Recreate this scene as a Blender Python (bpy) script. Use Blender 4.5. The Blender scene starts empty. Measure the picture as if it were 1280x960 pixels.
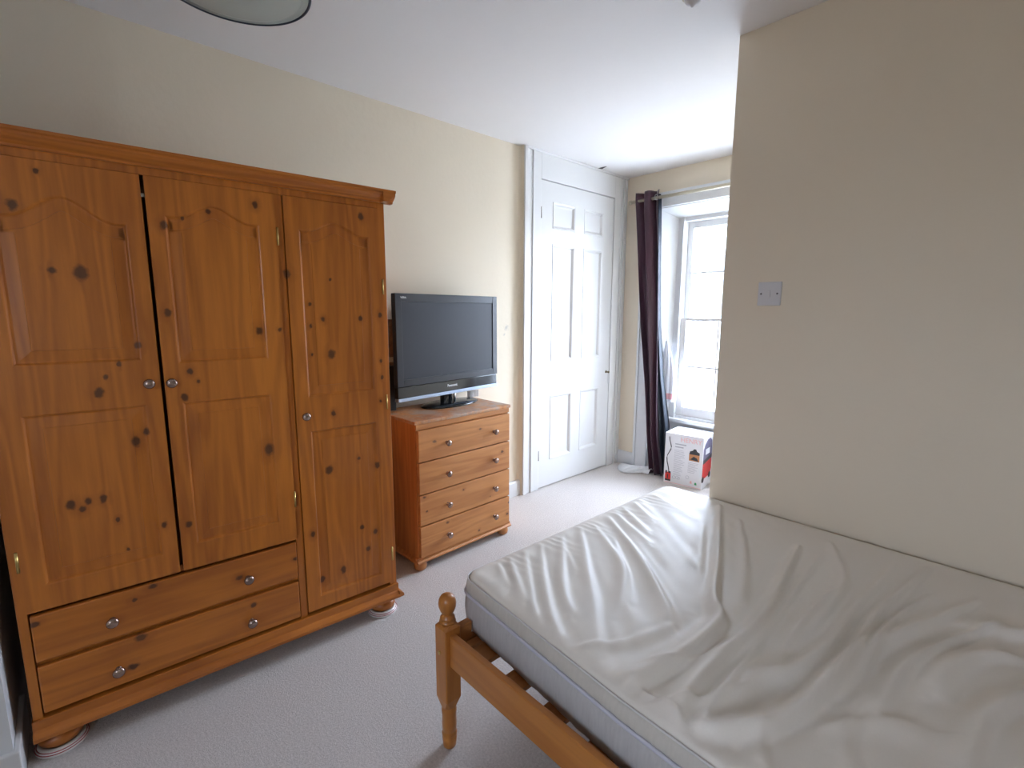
import bpy, bmesh, math, random
import numpy as np
from mathutils import Vector, Matrix
random.seed(4)
C = bpy.context.scene.collection
PI = math.pi

# ------------------------------------------------------------------ camera
F_PX = 606.56
cam_d = bpy.data.cameras.new('camera')
cam_d.sensor_width = 36.0
cam_d.lens = F_PX / 1280 * 36.0
cam_d.clip_start = 0.05
cam = bpy.data.objects.new('camera', cam_d); C.objects.link(cam)
def cam_axes(yaw, pitch, roll):
    y, p, r = (math.radians(a) for a in (yaw, pitch, roll))
    f = Vector((math.sin(y)*math.cos(p), math.cos(y)*math.cos(p), math.sin(p)))
    rt = Vector((math.cos(y), -math.sin(y), 0)); up = rt.cross(f)
    c, s = math.cos(r), math.sin(r)
    return c*rt + s*up, -s*rt + c*up, f
rt, up, fw = cam_axes(-47.1976, -8.5809, 0.2058)
M = Matrix(((rt.x, up.x, -fw.x, 2.4218), (rt.y, up.y, -fw.y, 0), (rt.z, up.z, -fw.z, 1.3269), (0, 0, 0, 1)))
cam.matrix_world = M
bpy.context.scene.camera = cam

# ------------------------------------------------------------------ world, daylight, exposure
SKY = 31.0
w = bpy.data.worlds.new('overcast_sky'); bpy.context.scene.world = w; w.use_nodes = True
wn = w.node_tree; wn.nodes.clear()
wo = wn.nodes.new('ShaderNodeOutputWorld'); wb = wn.nodes.new('ShaderNodeBackground')
tc = wn.nodes.new('ShaderNodeTexCoord'); sp = wn.nodes.new('ShaderNodeSeparateXYZ')
cr = wn.nodes.new('ShaderNodeValToRGB')
cr.color_ramp.elements[0].position = 0.45; cr.color_ramp.elements[0].color = (.30, .31, .33, 1)
cr.color_ramp.elements[1].position = 0.56; cr.color_ramp.elements[1].color = (.68, .79, 1.0, 1)
mr = wn.nodes.new('ShaderNodeMapRange'); mr.inputs[1].default_value = -1; mr.inputs[2].default_value = 1
wn.links.new(tc.outputs['Generated'], sp.inputs[0]); wn.links.new(sp.outputs[2], mr.inputs[0])
wn.links.new(mr.outputs[0], cr.inputs[0]); wn.links.new(cr.outputs[0], wb.inputs[0])
wb.inputs[1].default_value = SKY
wn.links.new(wb.outputs[0], wo.inputs[0])
def portal(name, loc, rot, sx, sy):
    l = bpy.data.lights.new(name, 'AREA'); l.shape = 'RECTANGLE'; l.size = sx; l.size_y = sy
    l.cycles.is_portal = True
    o = bpy.data.objects.new(name, l); C.objects.link(o); o.location = loc; o.rotation_euler = rot
    return o
portal('window_portal', (.87, 3.83, 1.26), (-PI/2, 0, 0), 1.0, 1.6)
portal('added_fill_portal', (2.8, -1.73, 1.45), (PI/2, 0, 0), 0.7, 0.9)  # sky sampling for the added fill window behind the camera
vs = bpy.context.scene.view_settings
vs.view_transform = 'Standard'; vs.look = 'None'; vs.gamma = 1.0; vs.use_curve_mapping = False
vs.exposure = 0.38

# ------------------------------------------------------------------ materials
def lin(r, g, b):
    f = lambda c: ((c/255+.055)/1.055)**2.4 if c/255 > .04045 else c/255/12.92
    return (f(r), f(g), f(b), 1)
def mat(name, col, rough=.6, metal=0, spec=None, coat=0):
    m = bpy.data.materials.new(name); m.use_nodes = True
    b = m.node_tree.nodes['Principled BSDF']
    b.inputs['Base Color'].default_value = col if len(col) == 4 else (*col, 1)
    b.inputs['Roughness'].default_value = rough; b.inputs['Metallic'].default_value = metal
    if spec is not None: b.inputs['Specular IOR Level'].default_value = spec
    if coat: b.inputs['Coat Weight'].default_value = coat; b.inputs['Coat Roughness'].default_value = .15
    return m
class NT:
    def __init__(s, m): s.m = m; s.t = m.node_tree; s.b = s.t.nodes['Principled BSDF']
    def n(s, typ, **k):
        x = s.t.nodes.new(typ)
        for a, v in k.items(): setattr(x, a, v)
        return x
    def l(s, a, b): s.t.links.new(a, b)
    def math(s, op, a, b=None, c=None, clamp=False):
        x = s.n('ShaderNodeMath', operation=op); x.use_clamp = clamp
        for i, v in enumerate((a, b, c)):
            if v is None: continue
            if isinstance(v, (int, float)): x.inputs[i].default_value = v
            else: s.l(v, x.inputs[i])
        return x.outputs[0]
    def coord(s, kind='Object', scale=(1, 1, 1), loc=(0, 0, 0)):
        t = s.n('ShaderNodeTexCoord'); mp = s.n('ShaderNodeMapping')
        mp.inputs['Scale'].default_value = scale; mp.inputs['Location'].default_value = loc
        s.l(t.outputs[kind], mp.inputs[0]); return mp.outputs[0]
    def noise(s, vec, scale, detail=3, rough=.5, dist=0):
        x = s.n('ShaderNodeTexNoise'); s.l(vec, x.inputs['Vector'])
        x.inputs['Scale'].default_value = scale; x.inputs['Detail'].default_value = detail
        x.inputs['Roughness'].default_value = rough; x.inputs['Distortion'].default_value = dist
        return x.outputs['Fac']
    def mix(s, f, a, b, mode='MIX'):
        x = s.n('ShaderNodeMix', data_type='RGBA', blend_type=mode)
        if isinstance(f, (int, float)): x.inputs[0].default_value = f
        else: s.l(f, x.inputs[0])
        for i, v in ((6, a), (7, b)):
            if isinstance(v, tuple): x.inputs[i].default_value = v
            else: s.l(v, x.inputs[i])
        return x.outputs[2]
    def ramp(s, f, stops):
        x = s.n('ShaderNodeValToRGB'); s.l(f, x.inputs[0]); e = x.color_ramp.elements
        e[0].position, e[0].color = stops[0]; e[1].position, e[1].color = stops[-1]
        for p, c in stops[1:-1]:
            q = e.new(p); q.color = c
        return x.outputs[0]
    def bump(s, h, strength=.3, dist=.01):
        x = s.n('ShaderNodeBump'); x.inputs['Strength'].default_value = strength; x.inputs['Distance'].default_value = dist
        s.l(h, x.inputs['Height']); s.l(x.outputs[0], s.b.inputs['Normal']); return x

def painted(name, col, rough=.7, var=.05, bump=.05, spots=()):
    m = mat(name, col, rough); t = NT(m); v = t.coord()
    n = t.noise(v, 1.7, 3)
    d = tuple(c*(1-var*2) for c in col[:3]) + (1,)
    c = t.mix(n, d, col)
    for (p, r, k) in spots:          # scuffs and chips that sit on the plaster
        g = t.n('ShaderNodeVectorMath', operation='DISTANCE'); t.l(v, g.inputs[0]); g.inputs[1].default_value = p
        nn = t.noise(v, 60, 2)
        q = t.n('ShaderNodeMapRange'); t.l(t.math('ADD', g.outputs['Value'], t.math('MULTIPLY', t.math('SUBTRACT', nn, .5), r*2.2)), q.inputs[0])
        q.inputs[1].default_value = r; q.inputs[2].default_value = r*.4; q.inputs[3].default_value = 0; q.inputs[4].default_value = k
        c = t.mix(q.outputs[0], c, (.35, .34, .33, 1))
    t.l(c, t.b.inputs['Base Color'])
    t.bump(t.noise(v, 35, 4, .6), bump, .01)
    return m
M_wall = painted('cream_wall_paint', (.80, .705, .56, 1), .75, .04, .10,
                 spots=(((-.03, 2.22, 1.215), .022, .55), ((-.03, 2.20, 1.17), .014, .5)))
M_ceil = painted('ceiling_paint', (.83, .805, .795, 1), .85, .03, .05)
M_white = painted('white_gloss_paint', (.72, .715, .71, 1), .30, .02, .02)
M_white2 = painted('white_satin_paint', (.70, .71, .72, 1), .4, .02, .02)

def pine(name, base, dark, knots=(), horizontal=False, rough=.36, knot_col=(.045, .018, .010, 1), gs=1.0, axis=None):
    """varnished pine; knots = (x, z, radius) in the thing's own frame"""
    m = mat(name, base, rough, coat=.12); t = NT(m)
    if axis is None: axis = 'x' if horizontal else 'z'
    sc = {'z': (1, 1, .07), 'x': (.07, 1, 1), 'y': (1, .07, 1)}[axis]
    v = t.coord('Object', sc)
    vo = t.coord('Object')
    soft = hard = None
    if knots:
        sx = t.n('ShaderNodeSeparateXYZ'); t.l(vo, sx.inputs[0])
        wob = t.math('MULTIPLY', t.math('SUBTRACT', t.noise(vo, 60, 3), .5), .014)
        for (kx, kz, kr) in knots:
            ax, az = (.75, 1.0) if horizontal else (1.0, .75)
            dx = t.math('MULTIPLY', t.math('SUBTRACT', sx.outputs[0], kx), ax)
            dz = t.math('MULTIPLY', t.math('SUBTRACT', sx.outputs[2], kz), az)
            d = t.math('SQRT', t.math('ADD', t.math('MULTIPLY', dx, dx), t.math('MULTIPLY', dz, dz)))
            d = t.math('ADD', d, wob)
            h = t.math('SUBTRACT', 1.25, t.math('DIVIDE', d, kr*.85), clamp=True)
            h = t.math('MULTIPLY', h, 1.7, clamp=True)
            hard = h if hard is None else t.math('MAXIMUM', hard, h)
            s_ = t.math('SUBTRACT', 1, t.math('DIVIDE', d, kr*2.6), clamp=True)
            soft = s_ if soft is None else t.math('MAXIMUM', soft, s_)
    base_n = t.noise(v, 9*gs, 2, .5, .3)
    fine = t.noise(v, 90*gs, 3, .6)
    if soft is not None:
        base_n = t.math('ADD', base_n, t.math('MULTIPLY', soft, .05))
    rings = t.math('SINE', t.math('MULTIPLY', base_n, 48))
    rings = t.math('MULTIPLY_ADD', rings, .5, .5)
    g = t.math('ADD', t.math('MULTIPLY', rings, .27), t.math('MULTIPLY', fine, .45))
    big = t.noise(v, 3.2, 2)
    g = t.math('ADD', g, t.math('MULTIPLY', t.math('SUBTRACT', big, .35), .9))
    c = t.ramp(g, [(.15, dark), (.85, base)])
    if hard is not None:
        c = t.mix(t.math('MULTIPLY', soft, .45), c, dark)
        c = t.mix(t.math('MULTIPLY', hard, .8), c, knot_col)
    t.l(c, t.b.inputs['Base Color'])
    t.l(t.math('MULTIPLY_ADD', fine, .18, rough-.08), t.b.inputs['Roughness'])
    t.bump(fine, .06, .004)
    return m
KN = [(1.073,1.598,.013),(.953,1.429,.019),(1.012,1.433,.010),(1.018,1.691,.006),(.842,1.218,.010),(.893,1.165,.007),
 (.946,1.083,.013),(.927,1.129,.007),(.874,.920,.014),(.846,.949,.009),(1.04,.758,.013),(1.017,.740,.010),(1.0,.760,.009),(.966,.759,.010),(.938,.685,.006),(.924,.585,.005),(.827,.637,.009),
 (.748,1.581,.012),(.699,1.607,.006),(.76,1.317,.011),(.628,1.64,.008),(.489,1.676,.010),(.502,1.254,.013),(.437,1.258,.007),(.716,1.13,.009),(.697,1.094,.006),(.738,1.046,.012),(.761,.62,.011),(.499,.828,.018),
 (.121,1.682,.013),(.401,1.454,.013),(.284,1.293,.009),(.138,1.295,.010),(.057,1.307,.010),(.258,1.16,.016),(.329,1.163,.006),(.057,1.053,.007),(.061,1.123,.006),(.327,1.349,.007),(.25,1.439,.006),(.329,1.27,.007),(.291,.706,.016),(.17,.731,.008),(.368,.463,.010),(.255,.275,.013),(.339,.261,.011),(.169,.434,.010),(.146,.331,.011),(.264,.932,.009),(.092,.688,.012),(.068,.957,.006),(.111,.395,.011)]
KD = [(.924,.411,.007),(.874,.439,.010),(.591,.257,.010),(.919,.278,.014),(.946,.188,.012),(1.151,.426,.010),(.435,.386,.008),(.627,.378,.010)]
W1, W2 = (.62, .205, .026, 1), (.33, .092, .012, 1)
M_wv = pine('orange_pine_upright_grain', W1, W2, KN)
M_wh = pine('orange_pine_level_grain', W1, W2, KD, True)
M_wside = pine('orange_pine_side', W1, W2)
CK = [(.415,.686,.009),(.111,.673,.009),(.58,.525,.009),(.294,.371,.006),(.044,.396,.009),(.057,.319,.006),(.186,.218,.009),(.403,.103,.007),(.49,.282,.006),(.622,.135,.009),(.636,.203,.006)]
P1, P2 = (.64, .285, .09, 1), (.40, .14, .036, 1)
M_cv = pine('honey_pine_upright_grain', P1, P2, rough=.42)
M_ch = pine('honey_pine_level_grain', P1, P2, CK, True, .42)
B1, B2 = (.58, .235, .050, 1), (.38, .125, .022, 1)
M_bz = pine('bed_pine_post', B1, B2, rough=.33)
M_bx = pine('bed_pine_rail', B1, B2, horizontal=True, rough=.36)
M_by = pine('bed_pine_slat', (.50, .21, .06, 1), (.36, .13, .03, 1), rough=.5, axis='y')
def dusty_top():
    m = pine('scuffed_pine_top', P1, P2, rough=.45); t = NT(m)
    src = t.b.inputs['Base Color'].links[0].from_socket
    v = t.coord('Object'); n = t.noise(v, 9, 5, .65, .4)
    f = t.ramp(n, [(.42, (0, 0, 0, 1)), (.62, (.75, .75, .75, 1))])
    t.l(t.mix(f, src, (.42, .36, .30, 1)), t.b.inputs['Base Color'])
    return m
M_ctop = dusty_top()
M_knob = mat('antique_pewter', (.34, .25, .21), .27, .85)
M_brass = mat('brass', (.62, .45, .16), .3, 1)
M_steel = mat('steel', (.6, .6, .6), .3, 1)
M_dark = mat('dark_gap', (.03, .02, .02), .8)
def carpet():
    m = mat('beige_loop_carpet', (.5, .45, .4), .95, spec=.1); t = NT(m); v = t.coord()
    a = t.noise(v, 140, 3, .7); b = t.noise(v, 2.2, 3); c3 = t.noise(v, 420, 2, .6)
    c = t.ramp(a, [(.3, (.52, .47, .435, 1)), (.7, (.77, .715, .675, 1))])
    c = t.mix(t.math('MULTIPLY', b, .35), c, (.60, .53, .50, 1))
    t.l(c, t.b.inputs['Base Color']); t.b.inputs['Sheen Weight'].default_value = .15
    t.bump(t.math('ADD', a, c3), .7, .006); return m
M_carpet = carpet()
def fabric(name, col, rough=.75, scale=(1, 1, 1), sz=400, bump=.2, var=.12, sheen=0):
    m = mat(name, col, rough); t = NT(m); v = t.coord('Object', scale)
    n = t.noise(v, sz, 3, .6); d = tuple(x*(1-var*2) for x in col[:3])+(1,)
    t.l(t.mix(n, d, (*col[:3], 1)), t.b.inputs['Base Color']); t.bump(n, bump, .003)
    t.b.inputs['Sheen Weight'].default_value = sheen
    return m
M_cover = fabric('cream_mattress_cover', (.84, .78, .70), .54, sz=250, bump=.06, var=.03)
M_tick = fabric('grey_mattress_border', (.60, .58, .57), .75, (1, 1, .12), 160, .4, .14)
M_band = fabric('cream_border_band', (.66, .61, .54), .7, (1, 1, .2), 120, .3, .1)
M_pipe = mat('lilac_grey_piping', (.58, .57, .64), .6)
M_pipe2 = mat('pale_lilac_piping', (.68, .65, .64), .6)
M_curt = fabric('aubergine_satin', (.055, .010, .030), .48, (1, 1, .15), 90, .25, .25, .3)
M_lining = fabric('dark_slate_lining', (.018, .028, .045), .6, (1, 1, .2), 90, .2, .2)
M_net = fabric('white_net_fabric', (.75, .75, .76), .8, (1, 1, 1), 200, .3, .1)
M_pole = mat('pale_brass_pole', (.55, .50, .38), .35, .7)

# ------------------------------------------------------------------ mesh helpers
class MB:
    def __init__(s): s.v = []; s.f = []; s.mi = []; s.sm = []
    def add(s, verts, faces, mi=0, smooth=False):
        o = len(s.v); s.v += [tuple(p) for p in verts]
        for f in faces: s.f.append(tuple(i+o for i in f)); s.mi.append(mi); s.sm.append(smooth)
        return s
    def box(s, x0, x1, y0, y1, z0, z1, mi=0):
        x0, x1 = sorted((x0, x1)); y0, y1 = sorted((y0, y1)); z0, z1 = sorted((z0, z1))
        v = [(x0,y0,z0),(x1,y0,z0),(x1,y1,z0),(x0,y1,z0),(x0,y0,z1),(x1,y0,z1),(x1,y1,z1),(x0,y1,z1)]
        return s.add(v, [(0,3,2,1),(4,5,6,7),(0,1,5,4),(1,2,6,5),(2,3,7,6),(3,0,4,7)], mi)
    def prism(s, pts, lo, hi, axis='z', mi=0):
        """closed outline extruded along an axis; pts are the other two coordinates in order"""
        def P(a, b, c):
            return {'z': (a, b, c), 'y': (a, c, b), 'x': (c, a, b)}[axis]
        n = len(pts); v = [P(a, b, lo) for a, b in pts]+[P(a, b, hi) for a, b in pts]
        f = [tuple(range(n-1, -1, -1)), tuple(range(n, 2*n))]+[(i, (i+1) % n, n+(i+1) % n, n+i) for i in range(n)]
        return s.add(v, f, mi)
    def lathe(s, prof, cx=0, cy=0, n=32, mi=0, axis='z', smooth=True, base=0, cz=0):
        """prof: (radius, height) list; axis z (or y: spun about y, heights along y)"""
        v = []; f = []
        for r, h in prof:
            for k in range(n):
                a = 2*PI*k/n; p, q = r*math.cos(a), r*math.sin(a)
                v.append((cx+p, cy+q, h+base) if axis == 'z' else (cx+p, cy+h, cz+q) if axis == 'y' else (cx+h, cy+p, cz+q))
        for j in range(len(prof)-1):
            for k in range(n):
                a, b = j*n+k, j*n+(k+1) % n
                f.append((a, b, b+n, a+n))
        f.append(tuple(range(n-1, -1, -1))); f.append(tuple((len(prof)-1)*n+k for k in range(n)))
        return s.add(v, f, mi, smooth)
    def tube(s, path, r, n=12, mi=0, closed=False):
        pts = [Vector(p) for p in path]; m = len(pts); v = []; f = []
        ref = Vector((0, 0, 1))
        for i, p in enumerate(pts):
            a = pts[(i-1) % m] if (closed or i > 0) else p
            b = pts[(i+1) % m] if (closed or i < m-1) else p
            d = (b-a).normalized()
            u = d.cross(ref)
            if u.length < .05: u = d.cross(Vector((1, 0, 0)))
            u.normalize(); w_ = u.cross(d)
            for k in range(n):
                t = 2*PI*k/n; v.append(p+r*(math.cos(t)*u+math.sin(t)*w_))
        for i in range(m if closed else m-1):
            for k in range(n):
                a, b = i*n+k, i*n+(k+1) % n; c, d = ((i+1) % m)*n+(k+1) % n, ((i+1) % m)*n+k
                f.append((a, b, c, d))
        if not closed: f.append(tuple(range(n-1, -1, -1))); f.append(tuple((m-1)*n+k for k in range(n)))
        return s.add(v, f, mi, True)
    def grid(s, rows, mi=0, smooth=True, closed=False):
        """rows of equal length point lists"""
        o = []; n = len(rows[0]); f = []
        for r in rows: o += r
        for j in range(len(rows)-1):
            for k in range(n if closed else n-1):
                f.append((j*n+k, j*n+(k+1) % n, (j+1)*n+(k+1) % n, (j+1)*n+k))
        return s.add(o, f, mi, smooth)
    def build(s, name, mats, parent=None, bevel=0, fix=True, solid=0):
        me = bpy.data.meshes.new(name); me.from_pydata(s.v, [], s.f)
        if not isinstance(mats, (list, tuple)): mats = [mats]
        for m in mats: me.materials.append(m)
        me.polygons.foreach_set('material_index', s.mi); me.polygons.foreach_set('use_smooth', s.sm)
        if fix:
            b = bmesh.new(); b.from_mesh(me); bmesh.ops.recalc_face_normals(b, faces=b.faces); b.to_mesh(me); b.free()
        me.update()
        o = bpy.data.objects.new(name, me); C.objects.link(o)
        if parent is not None: o.parent = parent
        if solid:
            d = o.modifiers.new('thickness', 'SOLIDIFY'); d.thickness = solid; d.offset = 0
        if bevel:
            d = o.modifiers.new('bevel', 'BEVEL'); d.width = bevel; d.segments = 2; d.limit_method = 'ANGLE'; d.angle_limit = math.radians(40)
        return o
def tag(o, label, cat, group=None, kind=None):
    o['label'] = label
    if cat: o['category'] = cat
    if group: o['group'] = group
    if kind: o['kind'] = kind
    return o
def struct(o, label=None):
    o['kind'] = 'structure'
    if label: o['label'] = label
    return o
def thing(name, label, cat, loc=(0, 0, 0), rz=0, group=None):
    o = bpy.data.objects.new(name, None); C.objects.link(o)
    o.location = loc; o.rotation_euler = (0, 0, rz); o.empty_display_size = .1
    return tag(o, label, cat, group)
def text_mesh(name, body, size, m, parent, mat4, depth=.0006):
    cu = bpy.data.curves.new(name, 'FONT'); cu.body = body; cu.size = size; cu.extrude = depth
    cu.align_x = 'CENTER'; cu.align_y = 'CENTER'
    tmp = bpy.data.objects.new(name+'_tmp', cu); C.objects.link(tmp)
    dg = bpy.context.evaluated_depsgraph_get(); dg.update()
    me = bpy.data.meshes.new_from_object(tmp.evaluated_get(dg)); bpy.data.objects.remove(tmp)
    me.transform(mat4); me.materials.clear(); me.materials.append(m)
    o = bpy.data.objects.new(name, me); C.objects.link(o); o.parent = parent
    return o

# ------------------------------------------------------------------ room
L = 3.534; H = 2.4; BY = 2.077; AX = 1.4928; RX = 3.45; BK = -1.6; NY = -.212
T = .25
# floor and ceiling
struct(MB().box(-T, RX+T, BK-T, L+.5, -.1, 0).build('floor', M_carpet))
struct(MB().box(-T, RX+T, BK-T, L+.5, H, H+.15).build('ceiling', M_ceil))
# left wall: set back a little before the door surround, rounded return
wl = MB()
wl.prism([(-T, BK-T), (-.035, BK-T), (-.035, 2.328), (-.028, 2.338), (-.012, 2.343), (0, 2.343), (0, 2.345), (-T, 2.345)], 0, H)
struct(wl.build('wall_left', M_wall))
struct(MB().box(-T, -.06, 2.345, L+.1, 0, H).build('wall_left', M_wall))
# short nib at the near end of the left wall
struct(MB().box(-.035, .612, BK, NY, 0, H).build('wall_nib', M_white2))
struct(MB().prism([(.612, BK), (.630, BK), (.630, NY+.014), (.35, NY+.014), (.35, NY), (.612, NY)], 0, .112).build('baseboard_nib', M_white, bevel=.003))
# block wall on the right
struct(MB().box(AX, RX+T, BY, L+.02, 0, H).build('wall_right', M_wall))
# side wall beyond the head of the bed
struct(MB().box(RX, RX+T, BK-T, BY, 0, H).build('wall_far_right', M_wall))
# wall behind the photographer, with an opening cut for the added fill window
wb_ = MB()
wb_.box(-T, 2.45, BK-T, BK, 0, H); wb_.box(3.15, RX+T, BK-T, BK, 0, H)
wb_.box(2.45, 3.15, BK-T, BK, 0, 1.0); wb_.box(2.45, 3.15, BK-T, BK, 1.9, H)
struct(wb_.build('wall_back', M_wall))
# window wall with splayed recess down to the floor
RX0, RX1 = .288, 1.40        # recess edges at the wall face
QX0, QX1 = .386, 1.37        # at the window
WY = 3.684
ww = MB()
ww.prism([(-T, L), (RX0, L), (QX0, WY), (QX0, L+.36), (-T, L+.36)], 0, H)
ww.prism([(RX1, L), (AX+.3, L+.02), (AX+.3, L+.36), (QX1, L+.36), (QX1, WY)], 0, H)
ww.prism([(L, 2.125), (L, H), (L+.36, H), (L+.36, 2.058), (WY, 2.058)], RX0, RX1, 'x')   # sloping soffit block
ww.box(QX0-.02, QX1+.02, WY+.03, L+.36, 0, .42)
wo_ = ww.build('wall_window', [M_wall]); struct(wo_)
# white painted linings of the recess
rv = MB()
rv.prism([(RX0, L-.001), (RX0+.004, L-.001), (QX0+.004, WY), (QX0-.001, WY)], 0, 2.125)
struct(rv.build('trim_1', M_white2))
rv = MB().prism([(L, 2.125), (L, 2.119), (WY, 2.052), (WY, 2.058)], RX0, RX1, 'x')
struct(rv.build('trim_2', M_white2))
rv = MB().prism([(RX1, L), (RX1-.004, L), (QX1-.004, WY), (QX1, WY)], 0, 2.125)
struct(rv.build('trim_3', M_white2))
rv = MB().box(QX0, QX1, WY, WY+.03, 0, .42)                          # panel under the window
rv.box(QX0+.08, QX1-.08, WY-.008, WY, .08, .34)
struct(rv.build('trim_4', M_white2, bevel=.003))
# architrave round the recess
ar = MB()
ar.box(.157, RX0, L-.022, L+.0, 0, 2.235); ar.box(.165, .185, L-.034, L-.02, 0, 2.235)
ar.box(.157, AX, L-.0225, L, 2.125, 2.235); ar.box(.157, AX, L-.034, L-.0215, 2.205, 2.227)
struct(ar.build('trim_5', M_white2, bevel=.003))

# window: box frame, two sashes with glazing bars, glass, sill
M_glass = bpy.data.materials.new('window_glass'); M_glass.use_nodes = True
g = NT.__new__(NT); g.t = M_glass.node_tree; g.t.nodes.clear()
go = g.t.nodes.new('ShaderNodeOutputMaterial'); gm = g.t.nodes.new('ShaderNodeMixShader'); gt = g.t.nodes.new('ShaderNodeBsdfTransparent'); gg = g.t.nodes.new('ShaderNodeBsdfGlossy')
gt.inputs[0].default_value = (.97, .98, .98, 1); gg.inputs['Roughness'].default_value = .02; gm.inputs[0].default_value = .05
g.t.links.new(gt.outputs[0], gm.inputs[1]); g.t.links.new(gg.outputs[0], gm.inputs[2]); g.t.links.new(gm.outputs[0], go.inputs[0])
def window(name, loc, rz, wdt, z0, z1, zm, bars, hb):
    t = bpy.data.objects.new(name, None); C.objects.link(t); t.location = loc; t.rotation_euler = (0, 0, rz); struct(t)
    f = MB()
    f.box(0, .055, 0, .14, z0, z1); f.box(wdt-.055, wdt, 0, .14, z0, z1); f.box(.055, wdt-.055, .001, .139, z1-.03, z1); f.box(.055, wdt-.055, .001, .139, z0, z0+.02)
    f.box(.040, .055, -.012, 0, z0, z1); f.box(wdt-.055, wdt-.04, -.012, 0, z0, z1)
    f.build('window_frame', M_white2, t, bevel=.002)
    def sash(y, a, b, hz, bot, top):
        s = MB(); x0, x1 = .055, wdt-.055
        s.box(x0, x0+.045, y, y+.035, a, b); s.box(x1-.045, x1, y, y+.035, a, b)
        s.box(x0+.045, x1-.045, y+.001, y+.034, a, a+bot); s.box(x0+.045, x1-.045, y+.001, y+.034, b-top, b)
        for h in hz: s.box(x0+.045, x1-.045, y+.006, y+.03, h-.008, h+.008)
        for q in bars: s.box(q-.007, q+.007, y+.008, y+.028, a+bot, b-top)
        o = s.build('sash', M_white, t, bevel=.002)
        MB().box(x0+.04, x1-.04, y+.016, y+.019, a+.02, b-.02).build('pane', M_glass, o)
    sash(.02, z0+.02, zm+.012, [hb[0]], .075, .022)
    sash(.062, zm-.012, z1-.03, [hb[1]], .022, .05)
    si = MB(); si.box(-.02, wdt+.02, -.045, .14, z0-.028, z0); si.build('sill', M_white2, t, bevel=.004)
    return t
window('window_1', (QX0, WY-.005, 0), 0, QX1-QX0, .455, 2.055, 1.262, [.747-QX0, 1.01-QX0], (.885, 1.63))
window('window_added_fill', (3.15, BK-.08, 0), PI, .7, 1.0, 1.9, 1.45, [.35], (1.22, 1.67))  # unseen window, added to bring fill daylight in from behind the camera

# ------------------------------------------------------------------ white panelled door and its surround in the left wall
sr = MB()
sr.box(-.06, 0, 2.345, 2.512, 0, H); sr.box(-.06, 0, 3.362, L, 0, H); sr.box(-.06, 0, 2.512, 3.362, 2.222, H)
sr.box(0, .012, 2.345, 2.372, 0, H); sr.box(0, .007, 2.372, 2.385, 0, H); sr.box(0, .009, 2.425, 2.440, 0, H)
sr.box(0, .012, 3.478, 3.49, 0, 2.40); sr.box(0, .007, 3.445, 3.452, 0, 2.4)
sr.box(0, .012, 2.372, L, 2.385, H)
struct(sr.build('trim_6', M_white, bevel=.002))
d = bpy.data.objects.new('door_1', None); C.objects.link(d); struct(d)
panels = [(2.635, 2.885, 1.905, 2.088), (2.985, 3.222, 1.905, 2.088), (2.635, 2.885, .955, 1.80), (2.985, 3.222, .955, 1.80), (2.635, 2.885, .207, .705), (2.985, 3.222, .207, .705)]
df = MB(); XF = -.006
ys = [2.517, 2.635, 2.885, 2.985, 3.222, 3.357]; zs = [.008, .207, .705, .955, 1.80, 1.905, 2.088, 2.216]
for i in range(5):
    for j in range(7):
        hole = any(abs(ys[i]-p[0]) < .001 and abs(zs[j]-p[2]) < .001 for p in panels)
        if not hole: df.add([(XF, ys[i], zs[j]), (XF, ys[i+1], zs[j]), (XF, ys[i+1], zs[j+1]), (XF, ys[i], zs[j+1])], [(0, 1, 2, 3)])
for (a, b, c, e) in panels:
    prev = None
    for off, dep in ((0, XF), (.004, XF+.004), (.014, XF+.001), (.022, XF-.012), (.026, XF-.015), (.5, XF-.015)):
        if off == .5:
            df.add([prev[0], prev[1], prev[2], prev[3]], [(0, 1, 2, 3)]); break
        cur = [(dep, a+off, c+off), (dep, b-off, c+off), (dep, b-off, e-off), (dep, a+off, e-off)]
        if prev: df.add(prev+cur, [(0, 1, 5, 4), (1, 2, 6, 5), (2, 3, 7, 6), (3, 0, 4, 7)])
        prev = cur
df.box(-.045, -.03, 2.517, 3.357, .008, 2.216)
df.add([(XF,2.517,.008),(XF,2.517,2.216),(-.03,2.517,2.216),(-.03,2.517,.008)], [(0,1,2,3)])
df.add([(XF,3.357,.008),(XF,3.357,2.216),(-.03,3.357,2.216),(-.03,3.357,.008)], [(0,1,2,3)])
df.add([(XF,2.517,2.216),(XF,3.357,2.216),(-.03,3.357,2.216),(-.03,2.517,2.216)], [(0,1,2,3)])
df.build('door_leaf', M_white, d, fix=False)
M_dullh = mat('worn_hinge_metal', (.30, .26, .22), .5, .4)
for z in (2.0, .26):
    MB().lathe([(.0045, -.038), (.0045, .038)], -.002, 2.514, 12, base=z).build('hinge', M_dullh, d)
kb = MB(); kb.lathe([(.011, 0), (.011, .004), (.005, .006), (.005, .018), (.010, .024), (.010, .03), (.006, .034)], -.006, 3.32, 20, axis='x', cz=.825); kb.build('door_knob', mat('dull_bronze', (.22, .18, .12), .4, .9), d)
MB().box(-.006, -.003, 3.348, 3.356, .72, .80).build('keyhole_plate', M_white2, d)
# baseboards
struct(MB().prism([(-.035, 0), (-.017, 0), (-.017, .10), (-.023, .112), (-.035, .115)], -.2, 2.343, 'y').build('baseboard_left', M_white))
struct(MB().prism([(L, 0), (L-.016, 0), (L-.016, .10), (L-.01, .115), (L, .115)], .0, .157, 'x').build('baseboard_window', M_white2))
struct(MB().prism([(BY, 0), (BY-.016, 0), (BY-.016, .10), (BY-.01, .115), (BY, .115)], AX-.01, RX, 'x').build('baseboard_right', M_white2))

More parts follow.
